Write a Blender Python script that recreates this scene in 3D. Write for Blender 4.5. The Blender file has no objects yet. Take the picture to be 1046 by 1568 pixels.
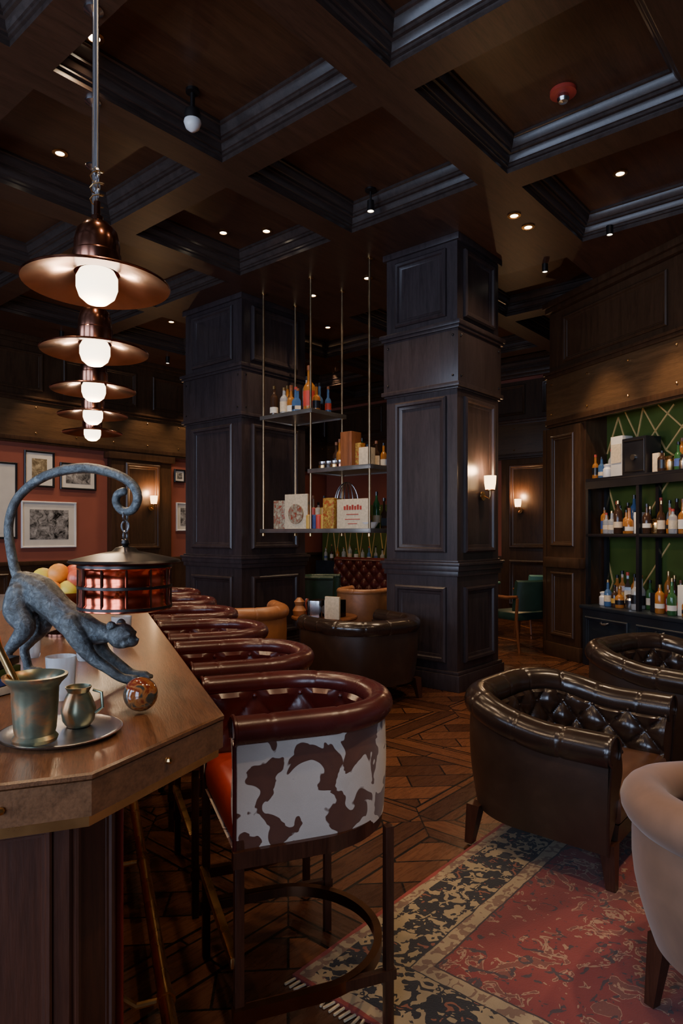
import bpy,bmesh,math,random
from mathutils import Vector,Matrix
random.seed(7)
pi=math.pi
# ------------------------------------------------------------ materials
class NT:
    def __init__(s,name):
        s.m=bpy.data.materials.new(name); s.m.use_nodes=True
        s.t=s.m.node_tree; s.p=s.t.nodes['Principled BSDF']
    def n(s,ty,props=None,**ins):
        nd=s.t.nodes.new(ty)
        for k,v in (props or {}).items(): setattr(nd,k,v)
        for k,v in ins.items():
            k2=int(k[1:]) if k[0]=='i' and k[1:].isdigit() else k.replace('_',' ')
            s.set(nd.inputs[k2],v)
        return nd
    def set(s,inp,v):
        if isinstance(v,bpy.types.NodeSocket): s.t.links.new(v,inp)
        else:
            if hasattr(inp,'default_value') and hasattr(inp.default_value,'__len__') and len(inp.default_value)==4 and len(v)==3: v=(*v,1)
            inp.default_value=v
    def P(s,**k):
        for a,v in k.items(): s.set(s.p.inputs[a.replace('_',' ')],v)
    def math(s,op,a,b=0,c=0):
        return s.n('ShaderNodeMath',{'operation':op},i0=a,i1=b,i2=c).outputs[0]
    def mix(s,f,a,b,bt='MIX'):
        return s.n('ShaderNodeMixRGB',{'blend_type':bt},i0=f,i1=a,i2=b).outputs[0]
    def obj(s): return s.n('ShaderNodeTexCoord').outputs['Object']
    def map(s,v,sc=(1,1,1),rot=(0,0,0),loc=(0,0,0)):
        return s.n('ShaderNodeMapping',None,Vector=v,Scale=sc,Rotation=rot,Location=loc).outputs[0]
    def noise(s,v,sc,det=4,dist=0,rough=.5):
        return s.n('ShaderNodeTexNoise',None,Vector=v,Scale=sc,Detail=det,Distortion=dist,Roughness=rough).outputs[0]
    def ramp(s,f,stops,interp='LINEAR'):
        r=s.n('ShaderNodeValToRGB'); r.color_ramp.interpolation=interp
        e=r.color_ramp.elements
        while len(e)<len(stops): e.new(.5)
        for i,(p,c) in enumerate(stops):
            e[i].position=p; e[i].color=(*c,1) if len(c)==3 else c
        s.t.links.new(f,r.inputs[0]); return r.outputs[0]
    def bump(s,h,st=.2,d=.01):
        s.set(s.p.inputs['Normal'],s.n('ShaderNodeBump',None,Height=h,Strength=st,Distance=d).outputs[0])
def dk(c,k): return tuple(x*k for x in c)
def wood(name,c,rough=.35,axis=2,sc=9,k=.5,coat=0.0,fm=.35):
    N=NT(name); o=N.obj(); s=[sc*1.0]*3; s[axis]=sc*.09
    v=N.map(o,tuple(s)); f=N.noise(v,2.2,6,.8,.6)
    fine=N.noise(N.map(o,tuple(x*6 for x in s)),3,3,0,.6)
    col=N.ramp(f,[(.3,dk(c,k)),(.52,c),(.7,dk(c,1.35))])
    col=N.mix(fm,col,N.ramp(fine,[(.35,dk(c,.4)),(.6,dk(c,1.2))]))
    N.P(Base_Color=col,Roughness=rough,Coat_Weight=coat,Coat_Roughness=.15)
    N.bump(fine,.12,.003); return N.m
def simple(name,c,rough=.5,metal=0,var=.25,sc=6,**k):
    N=NT(name); f=N.noise(N.obj(),sc,5,.3)
    N.P(Base_Color=N.ramp(f,[(.3,dk(c,1-var)),(.7,dk(c,1+var))]),Metallic=metal,
        Roughness=N.n('ShaderNodeMapRange',None,Value=f,To_Min=max(0.02,rough-.07),To_Max=rough+.07).outputs[0])
    if k: N.P(**k)
    return N.m
def leather(name,c,rough=.32,worn=None):
    N=NT(name); o=N.obj()
    f=N.noise(o,5,6,.5,.65)
    col=N.ramp(f,[(.3,dk(c,.7)),(.55,c),(.8,worn or dk(c,1.5))])
    g=N.n('ShaderNodeTexVoronoi',None,Vector=o,Scale=220.).outputs[0]
    w=N.noise(o,16,3,.4)
    h=N.math('ADD',N.math('MULTIPLY',g,.12),w)
    N.P(Base_Color=col,Roughness=N.n('ShaderNodeMapRange',None,Value=N.noise(o,9,3),To_Min=rough-.05,To_Max=rough+.06).outputs[0],Specular_IOR_Level=.6)
    N.bump(h,.16,.004); return N.m
def emis(name,c,st):
    N=NT(name); N.P(Base_Color=c,Emission_Color=c,Emission_Strength=st); return N.m

WD_NAVY=wood('dark_stained_wood',(.040,.028,.029),.35,2)
WD_CEIL=wood('ceiling_wood',(.064,.027,.014),.42,0)
WD_PAN=wood('coffer_panel_wood',(.085,.035,.015),.36,0,5)
WD_MOLD=wood('crown_moulding_wood',(.046,.031,.026),.28,0)
WD_WALL=wood('wall_wood',(.054,.026,.013),.36,2)
WD_FRZ=wood('frieze_wood',(.100,.052,.023),.38,0)
WD_BAR=wood('bar_top_wood',(.155,.062,.024),.33,0,22,.22,.08,.55)
WD_FASC=wood('bar_fascia_wood',(.17,.075,.032),.3,0,10,.5,.1)
WD_BODY=wood('bar_body_wood',(.062,.018,.008),.4,2,8)
WD_LEG=wood('leg_wood',(.05,.017,.009),.33,2)
WD_FURN=wood('walnut_wood',(.24,.085,.032),.35,2)
L_RED=leather('oxblood_leather',(.065,.012,.011),.26)
L_BRED=leather('red_bar_leather',(.26,.022,.012),.35)
L_DK=leather('dark_brown_leather',(.026,.015,.011),.21,(.046,.026,.016))
L_DKO=leather('brown_leather_outer',(.036,.019,.012),.38,(.062,.034,.022))
L_SEAT=leather('cognac_leather',(.10,.045,.027),.33)
L_TAN=leather('tan_leather',(.36,.14,.05),.4)
L_GRN=leather('green_leather',(.022,.055,.042),.35)
VEL=simple('taupe_velvet',(.185,.100,.060),.85,0,.18,8,Sheen_Weight=.25,Sheen_Roughness=.4)
VEL2=simple('grey_cushion_fabric',(.30,.25,.22),.9,0,.15,10,Sheen_Weight=.4)
VELO=simple('rust_cushion_fabric',(.50,.17,.06),.85,0,.2,10,Sheen_Weight=.4)
BRASS=simple('brass',(.62,.38,.15),.28,1,.2,12)
GOLD=simple('gold_inlay',(.85,.60,.24),.35,.35,.1,12)
BRASSD=simple('aged_brass_rod',(.36,.24,.13),.33,1,.2,12)
BRONZED=simple('dark_bronze_metal',(.16,.075,.04),.3,1,.2,12)
COPPER=simple('brown_copper',(.27,.11,.07),.20,1,.3,8)
COPR=simple('polished_red_copper',(.75,.13,.06),.14,1,.35,25)
STEEL=simple('steel',(.50,.50,.52),.25,1,.1)
IRON=simple('dark_iron',(.045,.038,.035),.35,.8,.2)
BLACK=simple('black_lacquer',(.010,.010,.013),.3,0,.2)
CAB=simple('cabinet_dark_paint',(.012,.017,.024),.35,0,.2)
REDWALL=simple('terracotta_wall_paint',(.25,.068,.042),.75,0,.08,3)
GREEN=simple('green_wall_paint',(.050,.085,.014),.5,0,.2,4)
WHITE=simple('white_ceramic',(.75,.72,.68),.3,0,.05)
PAPER=simple('paper_mount',(.66,.62,.54),.7,0,.06)
CREAM=simple('cream_label',(.62,.50,.33),.6,0,.15,40)
TEAL=simple('teal_upholstery',(.08,.24,.185),.6,0,.15)
SHELF=simple('zinc_shelf',(.45,.43,.40),.3,.9,.15)
def glassy(name,c,tr=.75,rough=.05):
    return simple(name,c,rough+.07,0,.1,5,Transmission_Weight=tr,IOR=1.45)
G_AMB=glassy('amber_glass',(.60,.24,.05),.5); G_GRN=glassy('green_glass',(.06,.20,.06),.5); G_CLR=glassy('clear_glass',(.80,.82,.82),.7)
G_DK=glassy('dark_bottle_glass',(.06,.03,.018),.3); G_BLU=glassy('blue_glass',(.10,.22,.45),.5)
C_RED=simple('red_label',(.45,.05,.03),.5); C_BLUE=simple('blue_label',(.05,.09,.28),.5); C_YEL=simple('yellow_label',(.60,.35,.06),.5)
GLOBE=emis('lit_opal_globe',(1,.82,.58),6); LEDM=emis('downlight_lamp',(1,.85,.62),12); SHADE=emis('lit_sconce_shade',(1,.62,.30),6)
N=NT('patina_bronze'); o=N.obj(); f=N.noise(o,60,7,.9,.75); g=N.noise(o,14,4)
N.P(Base_Color=N.mix(g,N.ramp(f,[(.38,(.035,.042,.048)),(.52,(.12,.15,.17)),(.66,(.34,.37,.36))]),(.10,.09,.07)),Metallic=.55,Roughness=.42); N.bump(f,.6,.006); BRONZE=N.m
N=NT('green_patina_copper'); o=N.obj(); f=N.noise(o,18,5,.5)
N.P(Base_Color=N.ramp(f,[(.38,(.13,.17,.12)),(.52,(.22,.22,.14)),(.62,(.50,.24,.10))]),Metallic=.75,Roughness=.33); N.bump(f,.1,.003); PATG=N.m
N=NT('marbled_wood_ball'); o=N.obj(); f=N.noise(o,28,4,1.2)
N.P(Base_Color=N.ramp(f,[(.4,(.16,.025,.012)),(.5,(.34,.12,.03)),(.58,(.05,.045,.03))]),Roughness=.10,Coat_Weight=.6); BALL=N.m
N=NT('cowhide'); o=N.obj(); w=N.map(o,(1,1,1.2),(0,0,0),(1.1,2.7,.37)); f=N.noise(w,10.0,2.3,.6,.5); fine=N.noise(N.map(o,(60,60,300)),3,2)
c=N.ramp(f,[(.0,(.54,.46,.38)),(.520,(.62,.54,.46)),(.531,(.10,.032,.017)),(1,(.17,.055,.027))])
N.P(Base_Color=N.mix(.15,c,fine,'MULTIPLY'),Roughness=.7,Sheen_Weight=.2); N.bump(fine,.2,.002); COW=N.m
N=NT('parquet_floor'); o=N.obj()
def cell(ax):
    s=N.n('ShaderNodeSeparateXYZ',None,Vector=o).outputs[ax]
    return N.math('SUBTRACT',N.math('FRACT',N.math('DIVIDE',N.math('ADD',s,20.),.95)),.5)
u=cell(0); v=cell(1); au=N.math('ABSOLUTE',u); av=N.math('ABSOLUTE',v); mx=N.math('MAXIMUM',au,av)
def brick(rot,sx,w,h):
    b=N.n('ShaderNodeTexBrick',{'offset':.5},Vector=N.map(o,(1,1,1),(0,0,rot)),Color1=(.052,.019,.010),Color2=(.150,.056,.026),Mortar=(.006,.003,.002),Scale=1.,Mortar_Size=.005,Bias=-.1,Brick_Width=w,Row_Height=h)
    return b.outputs['Color']
bi=brick(pi/4,1,.47,.17); bo=brick(0,1,.95,.12); bo2=brick(pi/2,1,.95,.12)
swap=N.math('GREATER_THAN',au,av)
bor=N.mix(swap,bo,bo2)
isb=N.math('GREATER_THAN',mx,.375)
col=N.mix(isb,bi,bor)
ln=N.math('LESS_THAN',N.math('ABSOLUTE',N.math('SUBTRACT',mx,.375)),.007)
dg=N.math('LESS_THAN',N.math('ABSOLUTE',N.math('SUBTRACT',au,av)),.005)
col=N.mix(N.math('MAXIMUM',ln,N.math('MULTIPLY',dg,isb)),col,(.006,.003,.002))
gd=N.noise(N.map(o,(3,22,3),(0,0,pi/4)),3,6,.6); gx_=N.noise(N.map(o,(3,22,3)),3,6,.6); gy_=N.noise(N.map(o,(22,3,3)),3,6,.6)
g=N.mix(isb,gd,N.mix(swap,gx_,gy_))
col=N.mix(.5,col,N.ramp(g,[(.3,(.5,.5,.5)),(.7,(1.35,1.3,1.2))]),'MULTIPLY')
N.P(Base_Color=col,Roughness=N.n('ShaderNodeMapRange',None,Value=g,To_Min=.2,To_Max=.36).outputs[0]); N.bump(g,.08,.003); PARQ=N.m
RX0,RX1,RY0,RY1=1.54,3.6,-1.6,1.52
N=NT('persian_rug'); o=N.obj(); sp=N.n('ShaderNodeSeparateXYZ',None,Vector=o); x,y=sp.outputs[0],sp.outputs[1]
wob=N.math('MULTIPLY',N.math('SUBTRACT',N.noise(o,9,3),.5),.02)
d=N.math('MINIMUM',N.math('MINIMUM',N.math('SUBTRACT',x,RX0),N.math('SUBTRACT',RX1,x)),N.math('MINIMUM',N.math('SUBTRACT',y,RY0),N.math('SUBTRACT',RY1,y)))
d=N.math('ADD',d,wob)
def kal(c,sc,det,dist,off):
    px=N.math('PINGPONG',x,c); py=N.math('PINGPONG',y,c)
    vv=N.n('ShaderNodeCombineXYZ',None,X=px,Y=py,Z=N.math('ADD',N.math('MULTIPLY',N.math('ADD',x,y),.35),off)).outputs[0]
    return N.noise(vv,sc,det,dist)
k1=kal(.085,22,2,.8,0.); k2=kal(.21,11,3,1.6,3.); k3=kal(.21,16,3,1.2,9.); k4=kal(.05,30,1,.5,5.)
step=lambda a,t: N.math('GREATER_THAN',a,t)
bcol=N.mix(step(k1,.47),(.36,.28,.16),(.020,.018,.020)); bcol=N.mix(step(k1,.66),bcol,(.25,.09,.05))
gcol=N.mix(step(k4,.55),(.36,.28,.17),(.20,.12,.08))
fcol=N.mix(step(k2,.56),(.20,.036,.032),(.34,.21,.14)); fcol=N.mix(step(k2,.60),fcol,(.17,.058,.045)); fcol=N.mix(step(k3,.60),fcol,(.06,.04,.045))
c=N.mix(step(d,.015),(.26,.04,.03),gcol); c=N.mix(step(d,.055),c,bcol); c=N.mix(step(d,.27),c,(.03,.025,.025)); c=N.mix(step(d,.275),c,gcol); c=N.mix(step(d,.33),c,(.05,.03,.03)); c=N.mix(step(d,.337),c,fcol)
pn=N.noise(o,3,5,.4); c=N.mix(.7,c,N.ramp(pn,[(.3,(.42,.42,.48)),(.7,(1.15,1.1,1.05))]),'MULTIPLY')
wv=N.noise(o,180,2); N.P(Base_Color=c,Roughness=.92,Sheen_Weight=.15); N.bump(wv,.4,.004); RUG=N.m
def art(name,a,b,off,sc=9):
    N=NT(name); o=N.map(N.obj(),(1,1,1),(0,0,0),(off,0,off)); f=N.noise(o,sc,6,.9,.7); g=N.noise(o,2.5,2)
    N.P(Base_Color=N.mix(.35,N.ramp(f,[(.38,a),(.5,dk(b,.45)),(.64,b)]),g,'MULTIPLY'),Roughness=.35); return N.m
ART_BW=art('bw_photograph',(.01,.01,.01),(.55,.53,.5),1.); ART_SEP=art('sepia_drawing',(.12,.08,.04),(.62,.5,.3),4.); ART_COL=art('colour_artwork',(.4,.05,.02),(.7,.6,.4),7.,25)
ARTY=art('yellow_tin_print',(.5,.04,.02),(.8,.5,.1),3.,40)
# ------------------------------------------------------------ mesh builder
class MB:
    def __init__(s,name,M=None): s.name=name; s.bm=bmesh.new(); s.mats=[]; s.M=M or Matrix()
    def mi(s,m):
        if m not in s.mats: s.mats.append(m)
        return s.mats.index(m)
    def add(s,verts,faces,m,T=None):
        if T is None: vs=[s.bm.verts.new(Vector(v)) for v in verts]
        else: vs=[s.bm.verts.new(T@Vector(v)) for v in verts]
        i=s.mi(m)
        for f in faces:
            try: fc=s.bm.faces.new([vs[k] for k in f])
            except ValueError: continue
            fc.material_index=i; fc.smooth=True
        return vs
    def box(s,c,d,m,rz=0,b=0,T=None):
        t=bmesh.new(); bmesh.ops.create_cube(t,size=1)
        for v in t.verts: v.co=Vector((v.co.x*d[0],v.co.y*d[1],v.co.z*d[2]))
        if b: bmesh.ops.bevel(t,geom=t.edges[:],offset=b,segments=2,affect='EDGES',profile=.6)
        R=Matrix.Translation(c)@Matrix.Rotation(rz,4,'Z')
        if T is not None: R=T@R
        t.verts.index_update()
        s.add([R@v.co for v in t.verts],[[v.index for v in f.verts] for f in t.faces],m); t.free()
    def bb(s,x0,x1,y0,y1,z0,z1,m,b=0): s.box(((x0+x1)/2,(y0+y1)/2,(z0+z1)/2),(x1-x0,y1-y0,z1-z0),m,0,b)
    def grid(s,rows,m,closed_j=False,closed_i=False,T=None):
        n=len(rows); k=len(rows[0]); V=[p for r in rows for p in r]; F=[]
        for i in range(n if closed_i else n-1):
            for j in range(k if closed_j else k-1):
                a=i*k+j; b_=i*k+(j+1)%k; i2=(i+1)%n
                F.append([a,b_,i2*k+(j+1)%k,i2*k+j])
        s.add(V,F,m,T)
    def lathe(s,prof,c,m,seg=28,T=None,cap=True):
        R=Matrix.Translation(c)
        if T is not None: R=T@R
        rows=[[(r*math.cos(2*pi*j/seg),r*math.sin(2*pi*j/seg),z) for j in range(seg)] for r,z in prof]
        s.grid(rows,m,closed_j=True,T=R)
        if cap:
            for e in (0,-1):
                if prof[e][0]>1e-4: s.add(rows[e],[list(range(seg))],m,R)
    def sph(s,c,r,m,seg=16,sc=(1,1,1)):
        n=seg//2; pr=[(max(1e-5,r*math.sin(pi*i/n)),-r*math.cos(pi*i/n)) for i in range(n+1)]
        rows=[[(a*math.cos(2*pi*j/seg)*sc[0]+c[0],a*math.sin(2*pi*j/seg)*sc[1]+c[1],z*sc[2]+c[2]) for j in range(seg)] for a,z in pr]
        s.grid(rows,m,closed_j=True)
    def tube(s,pts,r,m,seg=10,closed=False):
        P=[Vector(p) for p in pts]; n=len(P); rr=r if isinstance(r,(list,tuple)) else [r]*n
        rows=[]; up=None
        for i in range(n):
            if closed: t=(P[(i+1)%n]-P[i-1])
            else: t=P[min(i+1,n-1)]-P[max(i-1,0)]
            t.normalize()
            if up is None: up=Vector((0,0,1)) if abs(t.z)<.9 else Vector((1,0,0))
            a=t.cross(up).normalized(); up=a.cross(t).normalized()
            rows.append([P[i]+(a*math.cos(2*pi*j/seg)+up*math.sin(2*pi*j/seg))*rr[i] for j in range(seg)])
        s.grid(rows,m,closed_j=True,closed_i=closed)
        if not closed:
            for e in (0,-1): s.add(rows[e],[list(range(seg))],m)
    def prism(s,poly,z0,z1,m,b=0):
        n=len(poly)
        loops=[(0,z0+b),(0,z1-b)]+([(b,z1)] if b else []); 
        if b: loops=[(b,z0)]+loops
        rows=[[(p[0],p[1],z) for p in (inset(poly,i) if i else poly)] for i,z in loops]
        s.grid(rows,m,closed_j=True); s.add(rows[0],[list(range(n))],m); s.add(rows[-1],[list(range(n))],m)
    def panel(s,c,u,w,z0,z1,nr,m,mp=None,sc=1.):
        u=Vector((u[0],u[1],0)); nr=Vector((nr[0],nr[1],0)); c=Vector((c[0],c[1],0)); rows=[]
        for i,o in [(0,-.004),(0,.018),(.012,.028),(.028,.024),(.036,.010),(.052,.006),(.06,-.004)]:
            i*=sc; o=o*sc if o>0 else o
            rows.append([tuple(c+u*a+nr*o+Vector((0,0,z))) for a,z in [(-w/2+i,z0+i),(w/2-i,z0+i),(w/2-i,z1-i),(-w/2+i,z1-i)]])
        s.grid(rows,m,closed_j=True)
    def finish(s,ang=35,parent=None):
        bmesh.ops.recalc_face_normals(s.bm,faces=s.bm.faces[:])
        me=bpy.data.meshes.new(s.name); s.bm.to_mesh(me); s.bm.free()
        for m in s.mats: me.materials.append(m)
        me.set_sharp_from_angle(angle=math.radians(ang))
        ob=bpy.data.objects.new(s.name,me); bpy.context.collection.objects.link(ob)
        ob.matrix_world=s.M
        if parent: ob.parent=parent
        return ob
def inset(poly,d):
    n=len(poly); dd=d if isinstance(d,(list,tuple)) else [d]*n
    L=[]
    for i in range(n):
        a=Vector(poly[i][:2]); b=Vector(poly[(i+1)%n][:2]); t=(b-a).normalized(); nn=Vector((-t.y,t.x)); L.append((a+nn*dd[i],t))
    out=[]
    for i in range(n):
        (p,t),(q,r)=L[i-1],L[i]; cr=t.x*r.y-t.y*r.x
        if abs(cr)<1e-6: out.append((q.x,q.y)); continue
        k=((q-p).x*r.y-(q-p).y*r.x)/cr; e=p+t*k; out.append((e.x,e.y))
    return out
def MZ(x,y,z,deg): return Matrix.Translation((x,y,z))@Matrix.Rotation(math.radians(deg),4,'Z')
def light(ty,name,loc,en,col,parent,**k):
    l=bpy.data.lights.new(name,ty); l.energy=en; l.color=col
    for a,v in k.items():
        if a!='rot': setattr(l,a,v)
    o=bpy.data.objects.new(name,l); o.location=loc; o.rotation_euler=k.get('rot',(0,0,0)); bpy.context.collection.objects.link(o)
    if parent: o.parent=parent
    return o
WARM=(1,.70,.42)
WA=Vector((.4806,.8763,0)); NA=Vector((.8763,-.4806,0)); A0=Vector((.829,1.004,0))
def BF(s,n,z=0): p=A0+WA*s+NA*n; return (p.x,p.y,z)
O=Vector((7.722,3.268,0))
MR=Matrix.Translation(O)@Matrix.Rotation(math.radians(-118.74),4,'Z')
ZB,ZP=4.20,4.41
# ------------------------------------------------------------ room shell
b=MB('floor'); b.add([(-3,-4.5,0),(10.5,-4.5,0),(10.5,9.35,0),(-3,9.35,0),(-3,-4.5,-.1),(10.5,-4.5,-.1),(10.5,9.35,-.1),(-3,9.35,-.1)],[[0,1,2,3],[7,6,5,4],[0,4,5,1],[1,5,6,2],[2,6,7,3],[3,7,4,0]],PARQ); b.finish()
b=MB('ceiling')
gx=[-3,-1.3,.23,1.76,3.29,4.80,6.35,7.88,9.41,10.5]; gy=[-4.5,-3.68,-2.15,-.63,.90,2.44,3.98,5.52,7.06,8.6,9.35]
prof=[(0,ZB),(0,4.235),(.016,4.24),(.016,4.258),(.028,4.262),(.040,4.285),(.044,4.305),(.062,4.31),(.062,4.33),(.074,4.334),(.092,4.36),(.100,4.385),(.114,4.39),(.114,ZP)]
def clip(poly,p,n):
    out=[];fl=[]
    m=len(poly)
    for i in range(m):
        a=Vector(poly[i]);c=Vector(poly[(i+1)%m]); da=(a-p).dot(n); dc=(c-p).dot(n)
        if da<=0: out.append(tuple(a)); fl.append(False)
        if (da<=0)!=(dc<=0):
            t=da/(da-dc); q=a+(c-a)*t; out.append(tuple(q)); fl.append(da<=0)
    return out,fl
for i in range(len(gx)-1):
    for j in range(len(gy)-1):
        poly=[(gx[i],gy[j]),(gx[i+1],gy[j]),(gx[i+1],gy[j+1]),(gx[i],gy[j+1])]; wf=[False]*4
        if gy[j]<2.4:
            poly,wf=clip(poly,Vector((O.x,O.y)),Vector((NA.x,NA.y)))
            if len(poly)<3: continue
        solid=(i==5 and gy[j] in (2.44,3.98,5.52)) or min(gx[i+1]-gx[i],gy[j+1]-gy[j])<.9
        op=None
        if not solid:
            dd=[.55 if w else .125 for w in wf]; op=inset(poly,dd)
            lo=inset(poly,[x+.2 for x in dd])
            for k in range(len(poly)):
                e0=Vector(poly[(k+1)%len(poly)])-Vector(poly[k]); e1=Vector(lo[(k+1)%len(lo)])-Vector(lo[k])
                if e0.dot(e1)<=.02: op=None;break
        if op is None:
            b.add([(p[0],p[1],ZB) for p in poly],[list(range(len(poly)))],WD_CEIL); continue
        r0=[(p[0],p[1],ZB) for p in poly]; r1=[(p[0],p[1],ZB) for p in op]
        b.grid([r0,r1],WD_CEIL,closed_j=True)
        rows=[[(p[0],p[1],z) for p in (inset(op,q) if q else op)] for q,z in prof]
        b.grid(rows,WD_MOLD,closed_j=True)
        b.add(rows[-1],[list(range(len(poly)))],WD_PAN)
b.add([(-3,-4.5,4.6),(10.5,-4.5,4.6),(10.5,9.35,4.6),(-3,9.35,4.6)],[[0,1,2,3]],WD_CEIL)
b.finish(25)

def frieze(b,c0,c1,y,sgn,T=None):
    def bx(z0,z1,t,m): 
        b.box(((c0+c1)/2,y+sgn*t/2,(z0+z1)/2),(c1-c0,t,z1-z0),m,0,.004)
    bx(2.78,3.30,.05,WD_FRZ); bx(2.74,2.80,.07,WD_WALL); bx(2.71,2.74,.055,WD_WALL); bx(3.29,3.33,.08,WD_WALL); bx(3.33,3.36,.10,WD_WALL)
    bx(4.08,4.13,.07,WD_WALL); bx(4.13,4.2,.11,WD_WALL)
    n=int((c1-c0)/.6)
    for i in range(n+1):
        for z in (2.86,3.22): b.sph((c0+.1+i*.6,y+sgn*.052,z),.014,BRASS,8)
b=MB('wall_left'); b.bb(-3,10.5,9.35,9.5,0,4.2,REDWALL)
b.finish()
b=MB('trim_left'); frieze(b,-3,10.5,9.35,-1)
b.bb(-3,10.5,9.30,9.35,0,1.0,WD_WALL); b.bb(-3,10.5,9.27,9.35,1.0,1.06,WD_WALL,.008); b.bb(-3,10.5,9.27,9.30,0,.16,WD_WALL)
b.bb(-3,10.5,9.31,9.35,3.36,4.08,WD_WALL)
for i in range(9): b.panel((-2.2+i*1.5,9.31),(1,0),1.2,3.45,3.99,(0,-1),WD_WALL)
b.bb(5.42,6.5,9.22,9.35,0,2.70,WD_WALL,.01)
b.panel((5.96,9.22),(1,0),.62,1.2,2.55,(0,-1),WD_WALL,sc=1.4); b.panel((5.96,9.22),(1,0),.62,.25,1.0,(0,-1),WD_WALL,sc=1.4)
b.bb(5.36,6.56,9.19,9.35,2.60,2.70,WD_WALL,.01)
for i in range(9):
    if not 4.9<i*1.1-2<7: b.panel((-2+i*1.1,9.30),(1,0),.85,.25,.9,(0,-1),WD_WALL)
b.finish()
b=MB('wall_far'); b.bb(10.5,10.65,3.1,9.35,0,4.2,REDWALL); b.finish()
TF=Matrix.Translation((10.5,9.35,0))@Matrix.Rotation(math.radians(-90),4,'Z')
b=MB('trim_far',TF); frieze(b,0,6.25,0,-1); b.bb(0,6.25,-.05,0,0,1.0,WD_WALL); b.bb(0,6.25,-.08,0,1.,1.06,WD_WALL); b.bb(0,6.25,-.04,0,3.38,4.02,WD_WALL)
for i in range(4): b.panel((.9+i*1.5,-.04),(1,0),1.2,3.45,3.96,(0,-1),WD_WALL)
for x0,w in ((4.1,1.0),(1.9,.3),(3.4,.3)):
    b.bb(x0,x0+w,-.12,0,0,2.7,WD_WALL,.01); b.panel((x0+w/2,-.12),(1,0),w*.7,1.2,2.6,(0,-1),WD_WALL,sc=1.3 if w>.5 else .5); b.panel((x0+w/2,-.12),(1,0),w*.7,.25,1.,(0,-1),WD_WALL,sc=1.3 if w>.5 else .5)
b.finish()
b=MB('wall_passage'); b.bb(7.95,10.5,2.95,3.1,0,4.2,WD_WALL); b.finish()
b=MB('wall_right',MR)
b.bb(0,9.,.34,.5,0,4.2,WD_WALL); b.bb(0,9.,0.,.34,2.80,4.2,WD_WALL); b.bb(0.0,.62,0,.34,0,2.80,WD_WALL); b.bb(4.4,9.,0,.34,0,2.80,WD_WALL)
b.finish()
b=MB('trim_right',MR); frieze(b,0,9.,0,-1)
for i in range(5): b.panel((1.0+i*1.75,0),(1,0),1.5,3.45,3.99,(0,-1),WD_WALL,sc=1.1)
b.bb(.02,.60,-.06,0,0,2.69,WD_WALL,.008)
b.panel((.31,-.06),(1,0),.40,1.30,2.60,(0,-1),WD_WALL,sc=1.); b.panel((.31,-.06),(1,0),.40,.25,1.0,(0,-1),WD_WALL,sc=1.)
b.bb(.0,.62,-.10,0,1.05,1.17,WD_WALL,.012); b.bb(0,.62,-.09,0,0,.16,WD_WALL,.01)
b.bb(-.07,0,-.05,.45,0,2.7,WD_WALL,.01)
b.finish()
b=MB('green_lattice_panel',MR); b.bb(.62,4.4,.30,.338,0,2.80,GREEN)
def gold(pts):
    for p,q in zip(pts[:-1],pts[1:]):
        p=Vector((p[0],0,p[1])); q=Vector((q[0],0,q[1])); t=(q-p).normalized(); w=Vector((-t.z,0,t.x))*.0075
        rows=[[(v.x,y,v.z) for v,y in ((e-w,.301),(e-w,.290),(e+w,.290),(e+w,.301))] for e in (p,q)]
        b.grid(rows,GOLD,closed_j=True)
gold([(.63,2.35),(.8,2.74),(1.0,2.2),(1.15,2.78)]); gold([(1.15,2.78),(1.45,2.3),(1.75,2.1)]); gold([(.9,2.78),(1.3,2.07)]); gold([(1.0,2.2),(1.55,2.75)]); gold([(1.35,2.78),(2.1,2.1)]); gold([(1.45,2.3),(1.9,2.78)]); gold([(1.75,2.1),(2.3,2.7)]); gold([(2.1,2.1),(1.8,2.8)]); gold([(.65,2.0),(1.0,2.2)]); gold([(2.3,2.78),(3,2.1)]); gold([(.63,1.3),(.75,1.7),(.64,2.0)]); gold([(.63,.7),(.72,.9),(.63,1.2)])
gold([(1.1,1.5),(1.5,2.0)]); gold([(1.9,1.5),(2.3,2.0)]); gold([(1.0,.7),(1.5,1.35)]); gold([(2.2,.7),(1.9,1.35)])
b.finish()
b=MB('wall_back'); b.bb(-3,4.2,-4.65,-4.5,0,4.2,WD_WALL); b.finish()
b=MB('wall_near')
b.bb(-3.15,-3,-4.5,9.35,0,.8,WD_WALL); b.bb(-3.15,-3,-4.5,9.35,3.5,4.2,WD_WALL)
for y0,y1 in ((-4.5,-2.6),(-.4,.6),(2.8,3.8),(6.0,9.35)): b.bb(-3.15,-3,y0,y1,.8,3.5,WD_WALL)
b.finish()
for k,(y0,y1) in enumerate(((-2.6,-.4),(.6,2.8),(3.8,6.0))):
    b=MB('window_%d'%(k+1))
    for yy in (y0+.04,(y0+y1)/2,y1-.04): b.bb(-3.12,-3.03,yy-.04,yy+.04,.8,3.5,WHITE)
    for z in (.84,2.2,3.46): b.bb(-3.12,-3.03,y0,y1,z-.04,z+.04,WHITE)
    w=b.finish()
    light('AREA','daylight_%d'%(k+1),(-3.3,(y0+y1)/2,2.15),215,(.56,.71,1.),w,shape='RECTANGLE',size=2.7,size_y=2.2,rot=(0,-pi/2,0))
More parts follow.
